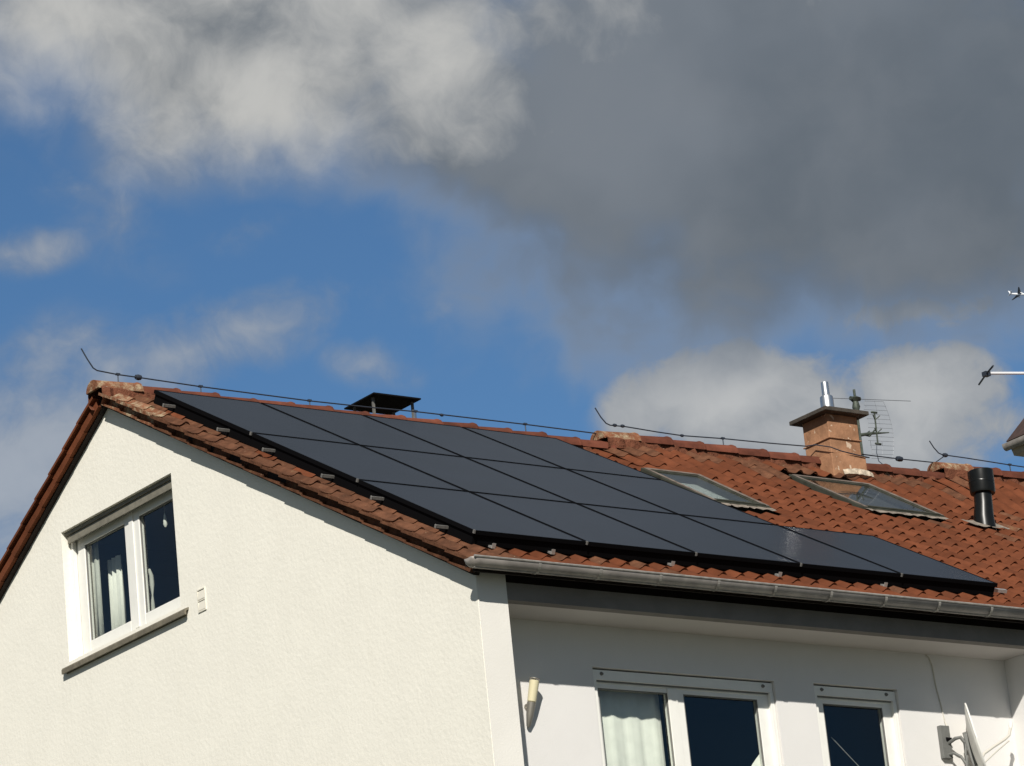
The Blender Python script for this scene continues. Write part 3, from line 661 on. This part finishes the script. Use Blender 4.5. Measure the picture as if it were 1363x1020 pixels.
# ------------------------------------------------------------------ skylights
def skylight(h_, b4, label, blind):
    x0, x1, s0, s1 = b4
    def rb(xa, xb, sa, sb, na, nb, mb=None):
        mb = mb or MB()
        vs = []
        for x in (xa, xb):
            for s in (sa, sb):
                for n in (na, nb): vs.append(RP(x, s, n+0.045*(s-s0)/(s1-s0)-0.035))
        return mb.add(vs, [(0,1,3,2), (4,6,7,5), (0,4,5,1), (2,3,7,6), (0,2,6,4), (1,5,7,3)])
    b = MB()
    for q in ((x0, x0+0.075, s0, s1), (x1-0.075, x1, s0, s1), (x0+0.075, x1-0.075, s0, s0+0.10), (x0+0.075, x1-0.075, s1-0.09, s1)): rb(*q, -0.05, 0.075, b)
    k = b.build('skylight', 'sky_frame', h_, bevel=0.006); k['label'] = label
    b = MB()
    for q in ((x0+0.02, x0+0.06, s0+0.03, s1-0.02), (x1-0.05, x1-0.005, s0+0.03, s1-0.02), (x0+0.06, x1-0.05, s1-0.055, s1-0.01)): rb(*q, 0.0755, 0.083, b)
    b.build('sash_trim', 'sky_trim', k, bevel=0.003)
    rb(x0+0.06, x1-0.05, s0+0.03, s0+0.075, 0.0755, 0.086).build('sash_trim', 'sky_frame', k)
    rb(x0+0.073, x1-0.073, s0+0.098, s1-0.088, 0.060, 0.066).build('pane', 'glass', k)
    rb(x0+0.073, x1-0.073, s0+0.098, s1-0.088, -0.02, -0.015).build('blind', 'blind' if blind else 'room', k)
    b = MB(); n = 24                          # wavy lead apron at the foot
    for i in range(n+1):
        x = x0-0.0+(x1-x0+0.0)*i/n; wv = 0.006*math.sin(i*1.7)+random.uniform(-0.004, 0.004)
        for s, z in ((s0+0.02, 0.030), (s0-0.05, 0.034+wv), (s0-0.10+random.uniform(-0.03, 0.02), 0.030+wv)): b.v.append(RP(x, s, z))
    for i in range(n):
        for j in range(2): b.f.append((i*3+j, i*3+j+1, i*3+4+j, i*3+3+j))
    b.build('lead_apron', 'lead', k, True)
skylight(hA, sky1, 'pale skylight half hidden behind the solar panels', True)
skylight(hB, sky2, 'skylight below the chimney, its glass dark', False)

# ------------------------------------------------------------------ chimney on the middle house
cx0, cx1, cy0, cy1, ct = 8.40, 8.82, 4.83, 5.23, 3.375
ch = MB().box(cx0, cx1, cy0, cy1, 2.3, ct).build('chimney', 'render', hB, bevel=0.008)
def ringbox(e, z0, z1, m_, nm): return MB().box(cx0-e, cx1+e, cy0-e, cy1+e, z0, z1).build(nm, m_, ch, bevel=0.006)
ringbox(0.028, 2.3, 2.93, 'render', 'plinth'); ringbox(0.016, 3.10, 3.115, 'render', 'string_course')
MB().box(cx0-0.10, cx1+0.09, cy0-0.10, cy1+0.09, ct, ct+0.045).build('cap_slab', 'slab', ch, bevel=0.006)
b = MB(); n = 12; prev = None
for i in range(n+1):                         # pale mortar fillet at the chimney's foot
    x = cx0+0.10+(cx1-cx0-0.02)*i/n; wv = random.uniform(-0.010, 0.010); e = math.sin(math.pi*i/n)**0.5
    zb = T*(cy0-0.03)+ZL+0.16
    b.add([(x, cy0-0.026, zb+0.035*e+wv), (x, cy0-0.045-0.03*e+wv, zb+0.012*e), (x, cy0-0.06-0.04*e+wv, zb-0.05), (x, cy0-0.02, zb-0.08)], [])
    if prev is not None:
        for k in range(3): b.f.append((prev+k, prev+k+1, prev+5+k, prev+4+k))
    prev = len(b.v)-4
b.build('mortar_fillet', 'mortar_pale', ch, True)
MB().tube([(8.61, 5.03, ct+0.045), (8.61, 5.03, 3.60), (8.61, 5.03, 3.64), (8.61, 5.03, 3.66), (8.61, 5.03, 3.80)], [0.072, 0.072, 0.068, 0.042, 0.040], 24).build('flue_pipe', 'steel', ch, True)

# covered stack behind the ridge of the end house
vx0, vx1, vy0, vy1 = 3.035, 3.60, 5.43, 5.955
st_ = MB().box(vx0+0.05, vx1-0.05, vy0+0.05, vy1-0.05, 2.2, 2.95).build('ventilation_stack', 'slab', hA)
MB().box(vx0, vx1, vy0, vy1, 3.197, 3.212).build('cover_plate', 'fibre', st_)
for x in (vx0+0.055, vx1-0.04):
    for y in (vy0+0.10, vy1-0.10): MB().box(x-0.011, x+0.011, y-0.011, y+0.011, 2.9, 3.197).build('post', 'capgrey', st_)

# black vent pipe with cowl
vp = MB().tube([(8.955, 3.30, 1.60), (8.957, 3.30, 1.84), (8.985, 3.305, 1.98), (8.995, 3.305, 2.12)], [0.122, 0.105, 0.094, 0.092], 24).build('vent_pipe', 'black', hB, True)
MB().tube([(8.997, 3.305, 2.095), (8.997, 3.305, 2.10), (8.999, 3.305, 2.125), (9.004, 3.305, 2.335), (9.004, 3.305, 2.345)], [0.10, 0.125, 0.131, 0.131, 0.122], 28).build('cowl', 'black', vp, True)
MB().tube([(8.998, 3.305, 2.20), (9.0, 3.305, 2.21)], [0.1335, 0.1335], 28).build('cowl_ring', 'black', vp, True)
b = MB(); n = 12
for i in range(n+1):
    x = 8.70+0.46*i/n; wv = random.uniform(-0.006, 0.006)
    for s in (3.92, 3.80, 3.72, 3.655+random.uniform(-0.02, 0.02)): b.v.append(RP(x, s, 0.046+wv))
for i in range(n):
    for j in range(3): b.f.append((i*4+j, i*4+j+1, i*4+5+j, i*4+4+j))
b.build('lead_collar', 'lead', vp, True)

# ------------------------------------------------------------------ lightning conductors along the ridge
def conductor(label, pts, holders, clamps, top):
    t = thing('lightning_conductor', (pts[2][0], YR, top), label, 'lightning conductor', 'lightning conductors on the ridge')
    MB().tube([(x, YR, z) for x, z in pts], 0.0065, 6).build('wire', 'wire', t, True)
    for x, z in holders:
        MB().tube([(x, YR, top-0.03), (x, YR, z+0.006)], 0.006, 6).build('holder', 'wire', t)
        MB().box(x-0.02, x+0.02, YR-0.012, YR+0.012, z-0.006, z+0.012).build('holder_clip', 'wire', t)
    for x, z, r in clamps:
        MB().tube([(x-r*1.1, YR, z-0.003), (x-r, YR, z), (x, YR, z), (x+r, YR, z), (x+r*1.1, YR, z-0.002)], [0.3*r, r*0.8, r, r*0.8, 0.3*r], 10).build('clamp', 'wire', t, True)
conductor('lightning wire on the end house ridge, its bent tip above the gable', [(-0.454, 3.152), (-0.40, 3.06), (-0.34, 2.975), (-0.30, 2.955), (-0.08, 2.940), (0.14, 2.937), (0.82, 2.921), (2.04, 2.912), (2.7, 2.920), (3.28, 2.935), (4.6, 2.942), (5.52, 2.938), (5.7, 2.955)],
          [(-0.08, 2.94), (0.816, 2.921), (2.037, 2.912), (3.275, 2.935), (4.607, 2.942)], [(0.139, 2.937, 0.028), (3.589, 2.932, 0.016)], 2.86)
conductor('lightning wire on the middle house ridge running past the chimney', [(5.519, 3.212), (5.58, 3.12), (5.64, 3.06), (5.69, 3.045), (5.89, 3.050), (6.3, 3.035), (6.62, 3.029), (7.16, 3.052), (7.8, 3.066), (8.3, 3.083), (8.32, 3.083)],
          [(7.164, 3.052)], [(5.75, 3.05, 0.018), (5.85, 3.052, 0.018), (6.62, 3.029, 0.016)], 2.975)
conductor('lightning wire on the ridge of the house beyond the vent pipe', [(10.088, 3.322), (10.14, 3.25), (10.20, 3.195), (10.25, 3.182), (10.6, 3.178), (11.25, 3.162), (12.0, 3.150), (14.0, 3.14)],
          [(11.246, 3.162), (12.8, 3.147)], [(10.293, 3.18, 0.025)], 3.09)
wy = cy0-0.03
tag(MB().tube([(8.30, YR, 3.083), (8.355, 5.02, 3.08), (8.357, wy-0.012, 2.985), (8.50, wy-0.012, 2.955), (8.70, wy-0.012, 2.935), (8.885, wy-0.012, 2.92), (8.90, 5.0, 3.0), (9.086, YR, 3.07), (9.61, YR, 3.071), (10.13, YR, 3.08), (10.29, YR, 3.175)], 0.0065, 6).build('lightning_wire', 'wire', None, True),
    'lightning wire wrapped round the chimney foot and on along the ridge', 'wire')
tag(MB().tube([(9.57, YR, 3.071), (9.575, YR, 3.071), (9.61, YR, 3.071), (9.645, YR, 3.071), (9.65, YR, 3.071)], [0.01, 0.026, 0.030, 0.026, 0.01], 10).build('wire_clamp', 'wire', None, True), 'round clamp on the wire just past the chimney', 'clamp')

# ------------------------------------------------------------------ antennas by the chimney
MY = 5.35
an = thing('rooftop_antenna', (9.12, MY, 2.75), 'weathered aerial mast with a long thin rod and wire-grid reflector beside the chimney', 'antenna')
MB().tube([(9.318, MY, 2.72), (9.318, MY, 3.90)], 0.014, 8).build('mast', 'antenna', an, True)
hd = MB().tube([(9.318, MY, 3.66), (9.318, MY, 3.70), (9.318, MY, 3.76), (9.318, MY, 3.80), (9.318, MY, 3.825)], [0.030, 0.045, 0.032, 0.062, 0.020], 10).build('mast_head', 'antenna', an, True)
MB().tube([(9.25, MY, 3.795), (9.385, MY, 3.80)], 0.024, 8).build('dipole_box', 'antenna', an, True)
MB().tube([(8.85, MY, 3.757), (10.13, MY, 3.857)], 0.0032, 6).build('dipole_rod', 'rod', an)
MB().tube([(9.318, MY, 3.385), (9.45, MY-0.02, 3.41), (9.70, MY-0.05, 3.437)], [0.02, 0.016, 0.006], 8).build('boom', 'antenna', an, True)
MB().tube([(9.535, MY-0.03, 3.30), (9.545, MY-0.03, 3.66)], 0.009, 8).build('feed_bar', 'antenna', an, True)
for z in (3.30, 3.655): MB().tube([(9.495, MY-0.03, z), (9.505, MY-0.03, z), (9.575, MY-0.03, z), (9.585, MY-0.03, z)], [0.006, 0.013, 0.013, 0.006], 8).build('feed_end', 'antenna', an, True)
for sg in (-1, 1):
    for z in (3.42, 3.57): MB().tube([(9.54, MY-0.03, z), (9.54+0.05*sg, MY-0.06, z+0.045)], 0.006, 6).build('dipole', 'antenna', an)
    MB().tube([(9.43, MY-0.03, 3.375), (9.46, MY-0.09*sg, 3.43)], 0.009, 6).build('strut', 'antenna', an)
gx = lambda z: 9.865-0.14*((z-3.47)/0.33)**2*0.5
for k in range(14):
    z = 3.17+0.65*k/13; MB().tube([(9.50+0.02*math.sin(k), MY+0.06, z-0.01), (gx(z), MY+0.06, z+0.012)], 0.0016, 4).build('grid_rod', 'rod', an)
for f in (0.0, 0.5, 1.0): MB().tube([(9.52+(gx(z)-9.52)*f, MY+0.063, z+0.01*f) for z in [3.16+0.66*i/8 for i in range(9)]], 0.0020, 4).build('grid_upright', 'rod', an)
MB().tube([(9.40, MY-0.01, 3.40), (9.52, MY+0.06, 3.47)], 0.006, 6).build('grid_arm', 'antenna', an)
tag(MB().tube([(9.52, MY-0.03, 3.30), (9.50, MY-0.03, 3.20), (9.44, 5.24, 3.07), (9.40, 5.14, 3.0)], 0.0045, 6).build('antenna_lead', 'wire', None, True), 'thin lead hanging from the aerial down to the ridge', 'cable')
# second aerial, standing further along the roof: pale boom
ya = thing('boom_antenna', (12.6, 4.4, 2.45), 'aerial with a pale horizontal boom and dark cross rod above the last house', 'antenna')
MB().tube([(10.977, 5.0, 4.16), (11.412, 4.848, 4.16), (12.75, 4.38, 4.16)], 0.017, 8).build('boom', 'boom', ya, True)
MB().tube([(11.188, 5.338, 4.16), (10.977, 5.0, 4.145), (10.873, 4.766, 4.16)], 0.011, 6).build('cross_rod', 'wire', ya)
MB().box(10.945, 11.02, 4.965, 5.03, 4.125, 4.175).build('clamp', 'wire', ya)
for f in (0.45, 0.7, 0.95):
    c_ = Vector((10.977, 5.0, 4.16)).lerp(Vector((12.75, 4.38, 4.16)), f+0.02); MB().tube([c_+Vector((0.13, 0.33, 0)), c_-Vector((0.13, 0.33, 0))], 0.008, 6).build('cross_rod', 'wire', ya)
MB().tube([(12.6, 4.40, 2.35), (12.6, 4.40, 4.4)], 0.02, 8).build('mast', 'antenna', ya, True)

# ------------------------------------------------------------------ taller house behind, only an eave corner shows
hb = thing('neighbour_house', (27, 11, -10), 'brown roofed house behind the terrace, only its eave corner with gutter showing', 'house')
ex, ey, ez = 22.25, 16.0, 7.84
MB().box(ex+0.55, ex+9, ey-9.6, ey-0.5, -10, ez-0.25).build('wall', 'smooth', hb)
MB().prism([(ex+0.10, ey, ez-0.20), (ex+0.04, ey, ez-0.05), (ex+0.02, ey, ez+0.0), (ex+0.35, ey, ez+0.20), (ex+0.35, ey, ez-0.20)], (0, -10, 0)).build('eave_board', 'eave', hb)
MB().box(ex+0.355, ex+9, ey-9.5, ey-0.02, ez-0.20, ez-0.12).build('soffit', 'eave', hb)
MB().prism([(ex+0.02, ey+0.05, ez+0.03), (ex+4.7, ey+0.05, ez+4.4), (ex+9.4, ey+0.05, ez+0.03), (ex+9.4, ey+0.05, ez-0.06), (ex+4.7, ey+0.05, ez+4.25), (ex+0.15, ey+0.05, ez+0.02)], (0, -10.1, 0)).build('roof', 'farroof', hb)
gt = MB(); seg = 10
gt.prism([(ex+0.01-0.075*math.cos(math.pi*i/seg), ey+0.06, ez-0.02-0.10*math.sin(math.pi*i/seg)) for i in range(seg+1)], (0, -10, 0)); gt.build('gutter', 'zinc', hb, True)
gv = MB().prism([(ex+0.5, ey-0.3, ez-0.15), (ex+8.9, ey-0.3, ez-0.15), (ex+4.7, ey-0.3, ez+4.0)], (0, -0.2, 0)); gv.build('gable_wall', 'smooth', hb)

# ------------------------------------------------------------------ airliner high in the sky
D = Vector((0.681, 0.664, 0.310)).normalized()*7000
ap = thing('airliner', CAM+D-Vector((0,0,Z0)), 'tiny white airliner in the sky below the grey cloud', 'airplane')
hdg = (rt*0.95+Vector((0.58, 0.75, 0))*0.35); hdg.z = 0; hdg.normalize(); sd = Vector((hdg.y, -hdg.x, 0)); zz = Vector((0,0,1)); bank = R(24); sd, zz = math.cos(bank)*sd+math.sin(bank)*zz, math.cos(bank)*zz-math.sin(bank)*sd
def part(name, m_, b):
    o = MB(); o.v = [hdg*v[0]+sd*v[1]+zz*v[2]+wloc(ap)-Vector((0,0,Z0)) for v in b.v]; o.f = b.f; return o.build(name, m_, ap, True)
part('fuselage', 'plane', MB().tube([(-18, 0, 1), (-14, 0, 0.6), (-8, 0, 0), (12, 0, 0), (16.5, 0, -0.2), (18.5, 0, -0.6)], [0.4, 1.2, 2.0, 2.0, 1.5, 0.2], 14))
for s_ in (-1, 1):
    part('wing', 'plane_shade', MB().prism([(5, 1.5*s_, -0.8), (-5, 17*s_, 1.2), (-7, 17*s_, 1.2), (-3.2, 1.5*s_, -0.8)], (0, 0, 0.5)))
    part('tailplane', 'plane', MB().prism([(-13, 0.8*s_, 0.8), (-16.5, 6.5*s_, 1.2), (-18, 6.5*s_, 1.2), (-17, 0.8*s_, 0.8)], (0, 0, 0.35)))
    part('engine', 'plane', MB().tube([(4.5, 5.6*s_, -1.9), (3.5, 5.6*s_, -1.9), (0.5, 5.6*s_, -1.7)], [0.9, 1.1, 0.6], 10))
part('fin', 'plane', MB().prism([(-12.5, -0.2, 1.5), (-16.8, -0.2, 7.5), (-18.6, -0.2, 7.5), (-17.5, -0.2, 1.5)], (0, 0.4, 0)))
